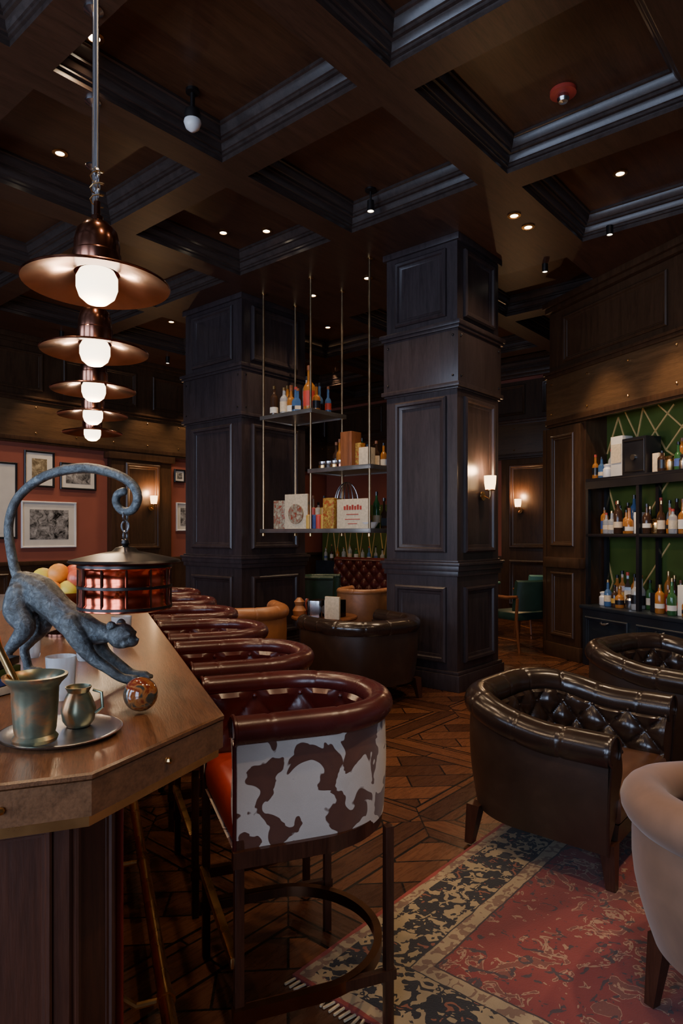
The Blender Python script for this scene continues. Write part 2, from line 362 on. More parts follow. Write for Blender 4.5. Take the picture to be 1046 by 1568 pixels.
# ------------------------------------------------------------ pillars
def pillar(x0,y0,w=.80):
    b=MB('wood_panelled_column'); cx,cy=x0+w/2,y0+w/2
    b.bb(x0,x0+w,y0,y0+w,0,ZB,WD_NAVY)
    def ring(z0,z1,o,bv=.006): b.bb(x0-o,x0+w+o,y0-o,y0+w+o,z0,z1,WD_NAVY,bv)
    ring(0,.15,.045); ring(.15,.18,.03); ring(1.05,1.10,.02); ring(1.10,1.15,.035); ring(1.15,1.18,.05); ring(1.18,1.2,.02)
    ring(2.78,2.80,.02); ring(2.80,2.84,.04); ring(2.84,3.33,.022); ring(3.33,3.36,.04); ring(3.36,3.40,.055); ring(4.14,4.20,.03)
    for (nx,ny) in ((-1,0),(1,0),(0,-1),(0,1)):
        c=(cx+nx*w/2,cy+ny*w/2); u=(ny,-nx)
        for z0,z1 in ((.25,.95),(1.27,2.72),(3.46,4.09)): b.panel(c,u,w*.72,z0,z1,(nx,ny),WD_NAVY,sc=1.3)
        for s in (-1,1):
            for z in (2.90,3.27):
                b.sph((c[0]+u[0]*s*w*.46+nx*.024,c[1]+u[1]*s*w*.46+ny*.024,z),.012,IRON,8)
    return b.finish()
pR=pillar(5.30,3.12); pL=pillar(5.02,5.77,1.05)
# ------------------------------------------------------------ downlights
def downlight(x,y,z,en=70,spot=True,ang=110):
    b=MB('recessed_or_added_downlight'); b.lathe([(.035,0),(.055,0),(.058,-.008),(.034,-.010),(.034,0)],(x,y,z),BRASS,24,cap=False)
    b.lathe([(1e-5,-.004),(.034,-.004)],(x,y,z),LEDM,24,cap=False); o=b.finish()
    if spot: light('SPOT','lamp',(x,y,z-.02),en*1.3,WARM,o,spot_size=math.radians(ang),spot_blend=.8,shadow_soft_size=.05)
for x,y,z,e in ((2.05,3.68,ZP,90),(2.5,5.0,ZP,60),(5.62,1.78,ZP,120),(5.32,2.57,ZB,0),(5.60,2.57,ZB,50),(4.2,5.1,ZP,60),(4.45,4.75,ZP,60),
    (2.5,-.1,ZP,120),(3.9,-.2,ZP,120),(1.0,1.6,ZP,60),(7.1,4.7,ZP,80),(7.1,6.3,ZP,80),(8.6,4.7,ZP,90),(8.6,6.3,ZP,80),(9.2,8.0,ZP,120),(5.5,7.8,ZP,60),(4.0,7.8,ZP,80),(2.5,7.8,ZP,80),(7.1,7.8,ZP,60),(5.6,4.4,ZB,40),(5.6,5.2,ZB,40),(1.0,3.3,ZP,50),(1.0,.2,ZP,90)):  # mostly extra downlights, added to brighten the room and the far green cabinet
    downlight(x,y,z,e,e>0)
for i,(px,wz) in enumerate(((4.4,9.0),(5.0,9.0),(6.1,9.0),(6.9,9.0))):
    b=MB('picture_spotlight'); b.lathe([(.03,0),(.03,-.10),(.024,-.10),(.024,-.01)],(px,8.75,ZB),IRON,14,cap=False); b.lathe([(1e-5,-.095),(.024,-.095)],(px,8.75,ZB),LEDM,14,cap=False); o=b.finish()
    light('SPOT','lamp',(px,8.75,ZB-.12),75,WARM,o,spot_size=1.0,spot_blend=.7,rot=(math.radians(14),0,0),shadow_soft_size=.04)
for i,xl in enumerate((1.0,1.9,2.9)):
    p=MR@Vector((xl,-.85,ZB)); b=MB('shelf_spotlight'); b.lathe([(.03,0),(.03,-.08),(.024,-.08),(.024,-.01)],p,IRON,14,cap=False); b.lathe([(1e-5,-.075),(.024,-.075)],p,LEDM,14,cap=False); o=b.finish()
    t=MR@Vector((xl,.25,1.5)); dr=(t-p); q=dr.to_track_quat('-Z','Y').to_euler()
    light('SPOT','lamp',(p.x,p.y,ZB-.1),190,WARM,o,spot_size=.72,spot_blend=.8,rot=tuple(q),shadow_soft_size=.04)
def ceil_cam(x,y,z,mat,name):
    b=MB(name); b.lathe([(.045,0),(.045,-.02),(.016,-.025),(.016,-.13),(.05,-.14),(.055,-.17),(.05,-.205)],(x,y,z),IRON,20)
    b.lathe([(.055,-.205),(.058,-.22),(.045,-.255),(.02,-.275),(1e-5,-.28)],(x,y,z),mat,20,cap=False); b.finish()
ceil_cam(2.72,3.62,ZP,WHITE,'security_camera')
for x,y in ((4.5,3.5),):
    z=ZP
    b=MB('ceiling_spotlight'); b.lathe([(.05,0),(.05,-.015),(.01,-.02),(.01,-.09),(.03,-.10),(.032,-.19),(.028,-.19),(.026,-.15)],(x,y,z),IRON,18,cap=False); b.lathe([(1e-5,-.185),(.027,-.185)],(x,y,z),LEDM,14,cap=False); o=b.finish()
    light('SPOT','lamp',(x,y,z-.20),110,WARM,o,spot_size=1.6,spot_blend=.7,shadow_soft_size=.04)
b=MB('fire_alarm_detector'); b.lathe([(.085,0),(.085,-.025),(.05,-.03)],(4.33,1.74,ZP),C_RED,24); b.lathe([(.035,-.03),(.04,-.055),(.03,-.075),(1e-5,-.08)],(4.33,1.74,ZP),STEEL,20); b.finish()
# ------------------------------------------------------------ bar counter
MBAR=Matrix.Translation(A0)@Matrix.Rotation(math.radians(61.26),4,'Z')
b=MB('bar_counter',MBAR)
poly=[(0,0),(5.5,0),(5.5,.62),(-.245,.62),(-.245,.24)]
b.prism(poly,1.088,1.10,WD_BAR,.003)
b.prism(inset(poly,.002),1.036,1.088,WD_FASC)
b.prism(inset(poly,.010),1.018,1.038,BRASS)
bp=inset(poly,[.20,.15,.02,.15,.13]); b.prism(bp,0,1.03,WD_BODY)
b.bb(bp[0][0]+.02,5.35,.185,.20,.12,1.0,L_BRED,.004)
for i in range(9): b.bb(.5+i*.6,.515+i*.6,.178,.187,.12,1.0,WD_BODY)
e0=Vector((*bp[4],0)); e1=Vector((*bp[0],0)); u=(e1-e0).normalized(); nr=Vector((u.y,-u.x,0)); mc=(e0+e1)/2
b.panel((mc.x,mc.y),u,(e1-e0).length*.84,.12,.97,nr,WD_BODY,sc=.3)
b.panel(((bp[3][0]),(bp[3][1]+bp[4][1])/2),(0,1),abs(bp[3][1]-bp[4][1])*.84,.12,.97,(-1,0),WD_BODY,sc=.3)
for s in [.05+.35*i for i in range(15)]: b.sph((s,-.002,1.065),.006,BRASS,8)
b.sph((-.12,.117,1.062),.006,BRASS,8); b.sph((-.247,.36,1.062),.006,BRASS,8)
b.tube([(-.03,.14,.2),(-.02,.09,.2),(.02,.06,.2),(.08,.052,.2)]+[(.3+i*.5,.052,.2) for i in range(11)],.020,BRASS,14)
for i in range(7):
    s=.55+.8*i; b.tube([(s,.052,.2),(s,.13,.2),(s,.20,.26)],.009,BRASS,8); b.lathe([(.025,-.012),(.025,.012)],(0,0,0),BRASS,16,T=Matrix.Translation((s,.052,.2))@Matrix.Rotation(pi/2,4,'Y'))
b.bb(-.2,5.4,.62,1.1,.88,.90,STEEL); b.bb(-.2,5.4,.63,1.08,0,.88,IRON)
b.finish()
# ------------------------------------------------------------ upholstered tub generator
def tub(b,W,D,R,z0,H,t,r,seatz,mo,mr,mi_,n=130,tuft=.012,a=.09,ki=16,hf=None,bulge=.02,taper=0.,seat=None,seatfront=0,buttons=True,roll_out=.35,seam=.16):
    L1=D-R; La=R*pi/2; L2=W-2*R; tot=2*L1+2*La+L2
    def pt(u):
        if u<=L1: return (-W/2,-D/2+u),(0,1)
        u-=L1
        if u<=La:
            th=u/R; return (-W/2+R-R*math.cos(th),D/2-R+R*math.sin(th)),(math.sin(th),math.cos(th))
        u-=La
        if u<=L2: return (-W/2+R+u,D/2),(1,0)
        u-=L2
        if u<=La:
            th=u/R; return (W/2-R+R*math.sin(th),D/2-R+R*math.cos(th)),(math.cos(th),-math.sin(th))
        u-=La
        return (W/2,D/2-R-u),(0,-1)
    rowsO=[];rowsR=[];rowsI=[]
    for i in range(n+1):
        u=tot*i/n; (x,y),(tx,ty)=pt(u); ox,oy=-ty,tx
        h=H*(hf(u/tot) if hf else 1); zc=h-r
        def P(o,z,k=1): 
            kk=1-taper*(1-min(1,max(0,(z-z0)/(zc-z0)))); return (x*kk+ox*o,y*kk+oy*o,z)
        sm=1
        if seam:
            dq=abs((u/seam)-round(u/seam))*seam; sm=1-.07*math.exp(-(dq/.006)**2)
        O_=[];R_=[];I_=[]
        for k in range(7):
            q=k/6; z=z0+(zc-r*.5-z0)*q; O_.append(P(t/2+bulge*math.sin(pi*q*.9),z))
        oc=r*roll_out
        for k in range(15):
            an=math.radians(-50+270*k/14); R_.append(P(oc+(r*sm)*math.cos(an),zc+r*sm*math.sin(an)))
        zi=zc-r*.35
        for k in range(ki+1):
            q=k/ki; z=zi+(seatz-.04-zi)*q
            p=u/a; w=(z-seatz)/a
            f=math.sqrt(abs(math.sin(pi*(p+w)/2))*abs(math.sin(pi*(p-w)/2)))
            I_.append(P(-t/2-tuft*(f-.15)*(1 if q>.02 else 0),z))
        R_=[O_[-1]]+R_+[I_[0]]
        rowsO.append(O_);rowsR.append(R_);rowsI.append(I_)
    b.grid(rowsO,mo); b.grid(rowsR,mr); b.grid(rowsI,mi_)
    for e in (0,-1):
        ring=rowsO[e]+rowsR[e][1:-1]+rowsI[e]; b.add(ring,[list(range(len(ring)))],mo)
        b.tube([Vector(q)+Vector((0,-.004,0)) for q in rowsO[e][::2]+rowsR[e][1:-1]],.006,mr,6)
    if buttons and tuft>0:
        for ip in range(int(tot/a)+1):
            for iw in range(0,6):
                if (ip+iw)%2==0:
                    u=ip*a; z=seatz+iw*a
                    if z<H-1.5*r and u<tot and iw>0:
                        (x,y),(tx,ty)=pt(u); b.sph((x+ty*(t/2+.001),y-tx*(t/2+.001),z),.009,mr,8)
    pts=[pt(tot*i/48) for i in range(49)]
    def outl(ins,fy): 
        o=[(p[0]+q[1]*(t/2+ins),p[1]-q[0]*(t/2+ins)) for p,q in pts]
        return [(x,max(y,-D/2+fy)) for x,y in o]
    seat=seat or mi_
    kk=1-taper
    lo=[[(x*kk,y*kk,z0) for x,y in outl(0,-seatfront)]]
    lo.append([(x*(kk+1)/2,y*(kk+1)/2,seatz-.13) for x,y in outl(0,0)])
    b.grid(lo,mo,closed_j=True); b.add(lo[0],[list(range(49))],mo)
    cu=[[(x,y,z) for x,y in outl(ins,ins)] for ins,z in ((.02,seatz-.13),(.004,seatz-.115),(0.,seatz-.07),(.006,seatz-.03),(.03,seatz-.006),(.08,seatz+.006),(.14,seatz+.01))]
    b.grid(cu,seat,closed_j=True); b.add(cu[-1],[list(range(49))],seat); b.add(cu[0],[list(range(49))],seat)
def leg4(b,W,D,z0,m,s=.045,e=.026,k=.84):
    for sx in (-1,1):
        for sy in (-1,1):
            x,y=sx*W/2*k,sy*D/2*k
            rows=[[(x+a*w,y+c*w,z) for a,c in ((-1,-1),(1,-1),(1,1),(-1,1))] for w,z in ((e/1.4,0),(s/1.4,z0+.02))]
            rows=[[(p[0]+sx*.02*(1-i),p[1]+sy*.02*(1-i),p[2]) for p in r] for i,r in enumerate(rows)]
            b.grid(rows,m,closed_j=True); b.add(rows[0],[[0,1,2,3]],m); b.add(rows[1],[[0,1,2,3]],m)
for i in range(6):
    b=MB('bar_stool',Matrix.Translation(BF(.74+.78*i,.37))@Matrix.Rotation(math.radians(-118.74),4,'Z'))
    W,D,R=.50,.50,.24
    tub(b,W,D,R,.59,.960,.05,.040,.72,COW,L_RED,L_RED,n=140,tuft=.018,a=.085,ki=16,bulge=.008,seat=L_BRED,seam=.2)
    for sx in (-1,1):
        for sy in (-1,1):
            x,y=sx*.265,sy*.20
            zt=.90 if sy<0 else .60
            b.box((x,y-.04*(sy<0),zt/2),(.026,.026,zt),WD_LEG,0,.003)
    def U(w,d,rr,z,k=40):
        P=[(-w/2,-d/2,z)]
        for q in range(k+1):
            th=pi*q/k; P.append((-w/2*math.cos(th),(d/2-w/2)+w/2*math.sin(th),z))
        P.append((w/2,-d/2,z)); return P
    for z,hh,mm in ((.585,.022,WD_LEG),(.17,.018,BRONZED)):
        P=U(.56,.52,.24,z)
        rows=[]
        for k,p in enumerate(P):
            q0=Vector(P[max(0,k-1)]);q1=Vector(P[min(len(P)-1,k+1)]); tt=(q1-q0).normalized(); on=Vector((-tt.y,tt.x,0))
            p=Vector(p); rows.append([p+on*.012+Vector((0,0,hh)),p-on*.012+Vector((0,0,hh)),p-on*.012-Vector((0,0,hh)),p+on*.012-Vector((0,0,hh))])
        b.grid(rows,mm,closed_j=True)
        for e in (0,-1): b.add(rows[e],[[0,1,2,3]],mm)
    b.box((0,-.25,.30),(.53,.024,.03),BRASS,0,.004); b.box((-.27,0,.17),(.02,.44,.03),WD_LEG); b.box((.27,0,.17),(.02,.44,.03),WD_LEG)
    b.finish(40)
def armchair(x,y,rot,W=.86,D=.80,H=.74,seatz=.42,mo=L_DKO,mr=L_DK,mi_=L_DK,seat=L_SEAT,name='leather_armchair',**k):
    b=MB(name,MZ(x,y,k.pop('z',0.),rot)); z0=k.pop('z0',.16)
    kw=dict(R=.30,t=.12,r=.070,tuft=.034,a=.088,n=230,ki=28,seam=.2); kw.update(k)
    tub(b,W-.12,D-.12,kw.pop('R'),z0,H,kw.pop('t'),kw.pop('r'),seatz,mo,mr,mi_,seat=seat,taper=.07,**kw)
    leg4(b,W-.1,D-.1,z0,WD_LEG); return b.finish(50)
def chester(q):
    s=min(1,max(0,(min(q,1-q)-.12)/.22)); s=s*s*(3-2*s); return .93+.10*s
armchair(3.10,1.22,0,W=.92,D=.82,H=.69,z=.014,seatz=.38,hf=chester)
armchair(4.50,1.12,-12,W=.95,D=.84,H=.74,seatz=.40,hf=chester)
armchair(4.62,3.66,165,W=.92,D=.80,H=.72)
armchair(4.30,4.90,150,W=.80,D=.74,H=.76,mo=L_TAN,mr=L_TAN,mi_=L_TAN,seat=L_TAN,tuft=0,buttons=False)
armchair(7.45,6.75,30,W=.62,D=.60,H=.82,R=.24,mo=L_GRN,mr=L_GRN,mi_=L_GRN,seat=L_GRN,tuft=0,buttons=False,t=.08,r=.04)
armchair(6.55,5.25,100,W=.64,D=.60,H=.76,R=.24,mo=L_TAN,mr=L_TAN,mi_=L_TAN,seat=L_TAN,tuft=0,buttons=False,t=.08,r=.04)
armchair(7.0,4.35,60,W=.66,D=.62,H=.78,R=.26,tuft=0,buttons=False,t=.08,r=.04)
b=MB('velvet_tub_chair',MZ(2.285,.285,.014,70))
tub(b,.64,.62,.30,.20,.69,.11,.072,.40,VEL,VEL,VEL,n=90,tuft=0,buttons=False,seam=0,taper=.16,bulge=.03,hf=lambda q:.88+.12*max(0.,math.sin(pi*q))**.7)
leg4(b,.52,.50,.20,WD_LEG,.04,.022)
b.box((-.02,.14,.60),(.30,.10,.32),VEL2,.15,.045); b.box((-.19,-.02,.57),(.11,.28,.30),VELO,.2,.045)
b.finish(45)
b=MB('persian_rug'); b.bb(RX0,RX1,RY0,RY1,.001,.013,RUG)
for i in range(150):
    yy=RY0+(RY1-RY0)*(i+.5)/150; b.box((RX0-.02,yy,.005),(.045,.006,.006),CREAM,random.uniform(-.3,.3))
b.finish()
# ------------------------------------------------------------ pendants
for i in range(5):
    s=.85+.79*i; x,y,_=BF(s,-.222); zb=2.19
    b=MB('pendant_lamp'); c=(x,y,zb)
    b.lathe([(1e-5,-.052),(.03,-.046),(.051,-.028),(.060,-.002),(.060,.03),(.05,.05)],c,GLOBE,28,cap=False)
    b.lathe([(.215,.010),(.212,.006),(.15,.020),(.09,.036),(.066,.044),(.066,.052),(.09,.046),(.15,.030),(.212,.014),(.215,.010)],c,COPPER,48,cap=False)
    b.lathe([(.068,.044),(.070,.050),(.070,.10),(.066,.105),(.066,.135),(.058,.17),(.035,.195),(.018,.202),(.018,.215),(.010,.22),(.010,.26),(1e-5,.262)],c,COPPER,32,cap=False)
    b.tube([(x,y,zb+.26),(x,y,zb+.34)],.004,STEEL,8)
    for k in range(4):
        zc=zb+.285+k*.022; pts=[(x+.009*math.cos(q)*(k%2),y+.009*math.cos(q)*(1-k%2),zc+.015*math.sin(q)) for q in [2*pi*j/12 for j in range(12)]]; b.tube(pts,.0025,STEEL,6,closed=True)
    b.tube([(x,y,zb+.36),(x,y,ZB)],.0065,STEEL,10); b.lathe([(.05,0),(.05,-.012),(.02,-.03)],(x,y,ZB),STEEL,20)
    b.tube([(x+.02*math.cos(q*.9),y+.02*math.sin(q*.9),zb+.25+.005*q) for q in range(24)],.002,BRASS,5)
    o=b.finish(); light('POINT','bulb',(x,y,zb-.10),8,WARM,o,shadow_soft_size=.05)
def sconce(x,y,z,nx,ny,en=14):
    b=MB('wall_sconce'); ax=(x+nx*.10,y+ny*.10)
    T=Matrix.Translation((x+nx*.03,y+ny*.03,z-.12))@Vector((-nx,-ny,0)).to_track_quat('Z','X').to_matrix().to_4x4()
    b.lathe([(.045,0),(.045,.012),(.03,.02)],(0,0,-.0),BRASS,18,T=T)
    b.tube([(x+nx*.03,y+ny*.03,z-.12),(x+nx*.09,y+ny*.09,z-.15),(ax[0],ax[1],z-.12),(ax[0],ax[1],z-.06)],.007,BRASS,8)
    b.lathe([(.012,-.075),(.04,-.07),(.04,-.06)],(ax[0],ax[1],z),BRASS,16)
    b.lathe([(.045,-.06),(.055,0),(.058,.07),(.054,.07),(.045,-.05)],(ax[0],ax[1],z),SHADE,20,cap=False)
    b.lathe([(1e-5,.02),(.05,.02)],(ax[0],ax[1],z),SHADE,20,cap=False)
    o=b.finish(); light('POINT','bulb',(ax[0],ax[1],z+.13),en,(1,.6,.3),o,shadow_soft_size=.04)
sconce(5.74,3.12,1.93,0,-1,14); sconce(6.10,9.22,1.98,0,-1,18); sconce(10.38,4.9,1.95,-1,0,14)
def frame(x,z,w,h,artm,fm,mat_=.06,T=None,y=9.35):
    b=MB('framed_picture',T); rows=[]
    for i,o in ((0,0),(0,.025),(.008,.032),(.022,.026),(.028,.012)):
        rows.append([(x-w/2+i,y-o,z-h/2+i),(x+w/2-i,y-o,z-h/2+i),(x+w/2-i,y-o,z+h/2-i),(x-w/2+i,y-o,z+h/2-i)])
    b.grid(rows,fm,closed_j=True)
    b.bb(x-w/2+.02,x+w/2-.02,y-.012,y-.001,z-h/2+.02,z+h/2-.02,PAPER)
    b.bb(x-w/2+.028+mat_,x+w/2-.028-mat_,y-.014,y-.010,z-h/2+.028+mat_,z+h/2-.028-mat_,artm); b.finish()
frame(4.37,2.36,.43,.51,ART_SEP,BLACK,.08); frame(4.95,2.29,.56,.39,ART_BW,BLACK); frame(4.515,1.575,.80,.66,ART_BW,WHITE,.09); frame(3.85,1.90,.42,1.05,PAPER,BLACK,.05)
frame(6.85,1.73,.34,.48,ART_BW,WHITE,.06); frame(6.75,2.42,.22,.22,ART_BW,BLACK,.03); frame(3.2,2.0,.5,.6,ART_SEP,BLACK)
frame(2.75,1.75,.35,.5,ART_BW,WHITE,T=TF,y=0); frame(5.72,1.8,.5,1.2,PAPER,BLACK,T=TF,y=0)
# ------------------------------------------------------------ bottles
MB_=[G_AMB,G_GRN,G_CLR,G_DK,G_AMB,G_CLR,G_DK,G_CLR,G_DK,G_AMB,G_BLU]; LB=[CREAM,PAPER,CREAM,CREAM,C_BLUE,C_YEL,PAPER,BLACK,C_RED,BLACK]; CP=[BLACK,BRASS,C_RED,WD_FURN,BLACK]
def bottle(b,x,y,z,h=None,r=None):
    h=h or random.uniform(.24,.34); r=r or random.uniform(.034,.046); g=random.choice(MB_); k=random.random(); sh=.46+.20*k
    sg=4 if random.random()<.22 else 14
    b.lathe([(r*.92,0),(r,.008),(r,h*sh),(r*.85,h*(sh+.06)),(r*.38,h*(sh+.14)),(r*.33,h*.93)],(x,y,z),g,sg)
    b.lathe([(r*.4,h*.90),(r*.4,h),(r*.3,h)],(x,y,z),random.choice(CP),10)
    l0=random.uniform(.10,.2); l1=random.uniform(l0+.12,sh-.06)
    b.lathe([(r*1.02,h*l0),(r*1.02,h*l1)],(x,y,z),random.choice(LB),sg,cap=False)
def smallbox(b,x,y,z,w,d,h,m,rz=0): b.box((x,y,z+h/2),(w,d,h),m,rz,.004)
b=MB('back_bar_cabinet',MR)
b.bb(.66,4.3,-.08,.28,0,.62,CAB,.005); b.bb(.64,4.32,-.11,.28,.62,.66,CAB,.006)
for i in range(5):
    xx=.66+.728*i+.364; b.panel((xx,-.08),(1,0),.62,.12,.54,(0,-1),CAB,sc=.8); b.tube([(xx-.05,-.10,.50),(xx-.04,-.125,.49),(xx,-.135,.485),(xx+.04,-.125,.49),(xx+.05,-.10,.50)],.009,STEEL,8)
for z in (1.41,2.02): b.bb(.64,4.32,-.02,.28,z,z+.035,BLACK,.004)
for i in range(6):
    xx=.66+.728*i; b.bb(xx-.02,xx+.02,-.02,.02,.66,2.02,BLACK); b.bb(xx-.02,xx+.02,.24,.28,.66,2.02,BLACK)
b.bb(.64,4.32,-.025,-.015,1.94,2.02,BLACK)
b.finish()
for nm,z,x0,x1 in (('liquor_bottles',.662,.72,3.2),('liquor_bottles',1.447,.72,3.2),('liquor_bottles',2.057,.68,.90),('liquor_bottles',2.057,1.54,3.2)):
    b=MB(nm,MR); x=x0
    while x<x1:
        if abs((x-.66)/.728-round((x-.66)/.728))*.728>.06 or z>2:
            rr=random.random()
            if rr<.15: smallbox(b,x,.10,z,.08,.08,random.uniform(.18,.30),random.choice(LB))
            elif rr<.24: b.lathe([(.045,0),(.05,.01),(.05,.09),(.035,.11),(.045,.14),(.02,.15)],(x,.08,z),random.choice([WHITE,STEEL,CREAM,BRASS]),16)
            elif rr<.30 and z>1.4: b.box((x+.04,.14,z+.13),(.16,.015,.24),ART_COL,.15)
            else: bottle(b,x,random.uniform(.03,.10),z,random.uniform(.20,.36))
            if random.random()<.85: bottle(b,x+.03,random.uniform(.19,.24),z,random.uniform(.28,.42))
        x+=random.uniform(.065,.10)
    b.finish()
b=MB('gift_box',MR); smallbox(b,1.02,.13,2.056,.17,.14,.43,PAPER); b.bb(.95,1.09,.052,.058,2.2,2.4,CREAM); b.finish()
b=MB('black_radio',MR); smallbox(b,1.30,.12,2.056,.32,.20,.38,BLACK); b.panel((1.30,.02),(1,0),.28,2.08,2.41,(0,-1),IRON,sc=.3)
b.lathe([(.03,0),(.03,.02)],(0,0,0),STEEL,16,T=Matrix.Translation((1.30,.02,2.23))@Matrix.Rotation(pi/2,4,'X')); b.finish()
# ------------------------------------------------------------ hanging rack
b=MB('hanging_bottle_rack')
X0,X1,Y0,Y1=5.20,5.72,4.06,5.60
for x in (X0,X1):
    for y in (Y0,(Y0+Y1)/2+.03,Y1):
        b.tube([(x,y,1.42),(x,y,ZB)],.013,BRASSD,10); b.lathe([(.03,0),(.03,-.015)],(x,y,ZB),BRASS,14); b.lathe([(.022,0),(.022,.03),(.013,.035)],(x,y,1.42),BRASS,12)
for y0,y1,z in ((4.83,5.62,2.76),(4.04,4.87,2.11),(4.04,5.62,1.47)):
    b.bb(X0-.02,X1+.02,y0,y1,z,z+.012,SHELF); 
    b.bb(X0-.03,X0-.015,y0,y1,z-.015,z+.03,SHELF,.003); b.bb(X1+.015,X1+.03,y0,y1,z-.015,z+.03,SHELF,.003); b.bb(X0-.03,X1+.03,y0-.01,y0+.005,z-.015,z+.03,SHELF,.003); b.bb(X0-.03,X1+.03,y1-.005,y1+.01,z-.015,z+.03,SHELF,.003)
b.finish()
b=MB('rack_bottles')
for y in (5.53,5.45,5.36,5.27,5.2,5.40,5.31): bottle(b,5.28+random.uniform(0,.22),y,2.774,random.uniform(.28,.38),.047)
bottle(b,5.32,4.99,2.774,.52,.070); bottle(b,5.42,5.12,2.774,.44,.052); bottle(b,5.55,4.92,2.774,.32); bottle(b,5.3,4.87,2.774,.30,.045); bottle(b,5.55,5.05,2.774,.38); bottle(b,5.27,5.12,2.774,.28,.045)
for y in (4.12,4.20,4.29,4.38,4.5,4.58,4.66,4.74,4.81): bottle(b,5.52+random.uniform(0,.12),y,2.124,random.uniform(.26,.38))
for y in (5.54,5.45,5.36,5.3,4.92,4.84,5.05,5.14,5.22,4.4,4.3,4.2,4.1): bottle(b,5.63,y,1.484,random.uniform(.30,.42))
b.finish()
b=MB('rack_curios')
smallbox(b,5.32,4.40,2.123,.16,.15,.38,WD_FURN); smallbox(b,5.30,4.17,2.123,.12,.12,.20,CREAM); smallbox(b,5.34,4.29,2.123,.08,.07,.26,ARTY)
for k in range(4): b.lathe([(.05,0),(.055,.02),(.055,.06),(.05,.06),(.048,.01)],(5.33,4.54+k*.085,2.123),[COPPER,BRASS,IRON,BRASS][k],18); b.lathe([(.045,.062),(.052,.08),(.052,.10),(.045,.10)],(5.33,4.54+k*.085,2.123),STEEL,18)
b.box((5.24,4.30,1.483+.16),(.03,.42,.32),CREAM,0,.004)
for k in range(7): b.bb(5.222,5.226,4.18+.035*k,4.205+.035*k,1.69,1.73+.012*(k%2),C_RED)
b.bb(5.222,5.226,4.20,4.40,1.59,1.597,C_RED); b.bb(5.222,5.226,4.24,4.36,1.545,1.552,C_RED); b.bb(5.222,5.226,4.22,4.38,1.64,1.648,C_RED)
b.box((5.28,4.62,1.483+.17),(.14,.15,.34),ARTY,0,.008)
b.box((5.25,5.12,1.483+.20),(.02,.32,.40),CREAM,.1,.003); b.lathe([(.11,0),(.11,.01),(.06,.012),(.02,.012)],(0,0,0),ART_COL,24,T=Matrix.Translation((5.238,5.12,1.483+.18))@Matrix.Rotation(-pi/2,4,'Y')); b.box((5.34,5.42,1.483+.17),(.1,.20,.34),ART_COL,.2,.003)
for k in range(4): b.lathe([(.033,0),(.035,.005),(.035,.16),(.02,.17)],(5.27,4.73+.072*k,1.483),[C_YEL,C_RED,C_BLUE,C_YEL][k],16); b.lathe([(.033,0),(.035,.005),(.035,.24),(.02,.25)],(5.36,4.75+.072*k,1.483),[C_RED,C_YEL,CREAM,C_RED][k],16)
b.lathe([(.03,0),(.045,.01),(.09,.08),(.085,.08),(.03,.01)],(5.30,4.13,1.483),WHITE,20)
for k in range(8):
    q=pi*k/8; b.tube([(5.49+.12*math.cos(t)*math.cos(q),4.60+.14*math.cos(t)*math.sin(q),1.483+.26+.26*math.sin(t)) for t in [pi*j/14 for j in range(15)]],.004,STEEL,5)
b.lathe([(.12,0),(.12,.26),(.11,.26)],(5.49,4.60,1.483),STEEL,20)
b.finish()
# ------------------------------------------------------------ lounge tables etc
b=MB('cocktail_table'); cx,cy=5.02,4.50
b.lathe([(1e-5,.58),(.33,.58),(.34,.595),(.335,.61),(1e-5,.61)],(cx,cy,0),WD_FURN,40); b.lathe([(.2,0),(.2,.02),(.03,.05),(.025,.58)],(cx,cy,0),BRASS,24); b.finish()
b=MB('table_top_curios'); zt=.612
smallbox(b,5.02,4.36,zt,.18,.14,.17,BLACK); b.lathe([(.045,0),(.045,.06),(.035,.06)],(0,0,0),STEEL,16,T=Matrix.Translation((4.95,4.38,zt+.08))@Matrix.Rotation(-pi/2,4,'Y')); smallbox(b,5.0,4.56,zt,.16,.15,.16,IRON); smallbox(b,4.85,4.46,zt,.1,.10,.17,STEEL,.4); smallbox(b,4.86,4.25,zt,.03,.16,.22,CREAM,.2); smallbox(b,4.90,4.31,zt,.03,.12,.18,PAPER,.5)
for k in range(4): b.lathe([(.015,0),(.02,.03),(.02,.14),(.012,.16)],(4.93+.03*k,4.63+.04*k,zt),[BLACK,BRASS,C_RED,STEEL][k],12)
b.lathe([(.06,0),(.07,.05),(.04,.10),(.055,.14),(.02,.18)],(4.88,4.72,zt),L_TAN,18); b.finish()
b=MB('tufted_banquette',MZ(8.5,6.5,0,-90)); 
rows=[]
for i in range(181):
    x=-1.1+2.2*i/180; row=[]
    for j in range(21):
        z=.48+.50*j/20; p=x/.11; w=(z-.48)/.11; f=math.sqrt(abs(math.sin(pi*(p+w)/2))*abs(math.sin(pi*(p-w)/2))); row.append((x,.25-.035*f,z))
    rows.append(row)
b.grid(rows,L_RED); b.bb(-1.12,1.12,.26,.42,0,.98,L_RED,.03); b.bb(-1.12,1.12,-.35,.30,.3,.47,L_RED,.04); b.bb(-1.1,1.1,-.3,.3,0,.3,WD_LEG,.01); b.tube([(-1.12,.3,.99),(1.12,.3,.99)],.05,L_RED,14); b.finish()
b=MB('green_display_cabinet'); b.bb(10.0,10.36,7.3,9.2,.0,.9,CAB); b.bb(10.2,10.36,7.3,9.2,.9,2.0,GREEN)
for k in range(6): b.tube([(10.19,7.3+.3*k,.92),(10.19,7.45+.3*k,1.9),(10.19,7.6+.3*k,1.0)],.012,GOLD,6)
for k in range(11): bottle(b,10.08,7.4+.16*k,.9)
b.finish()
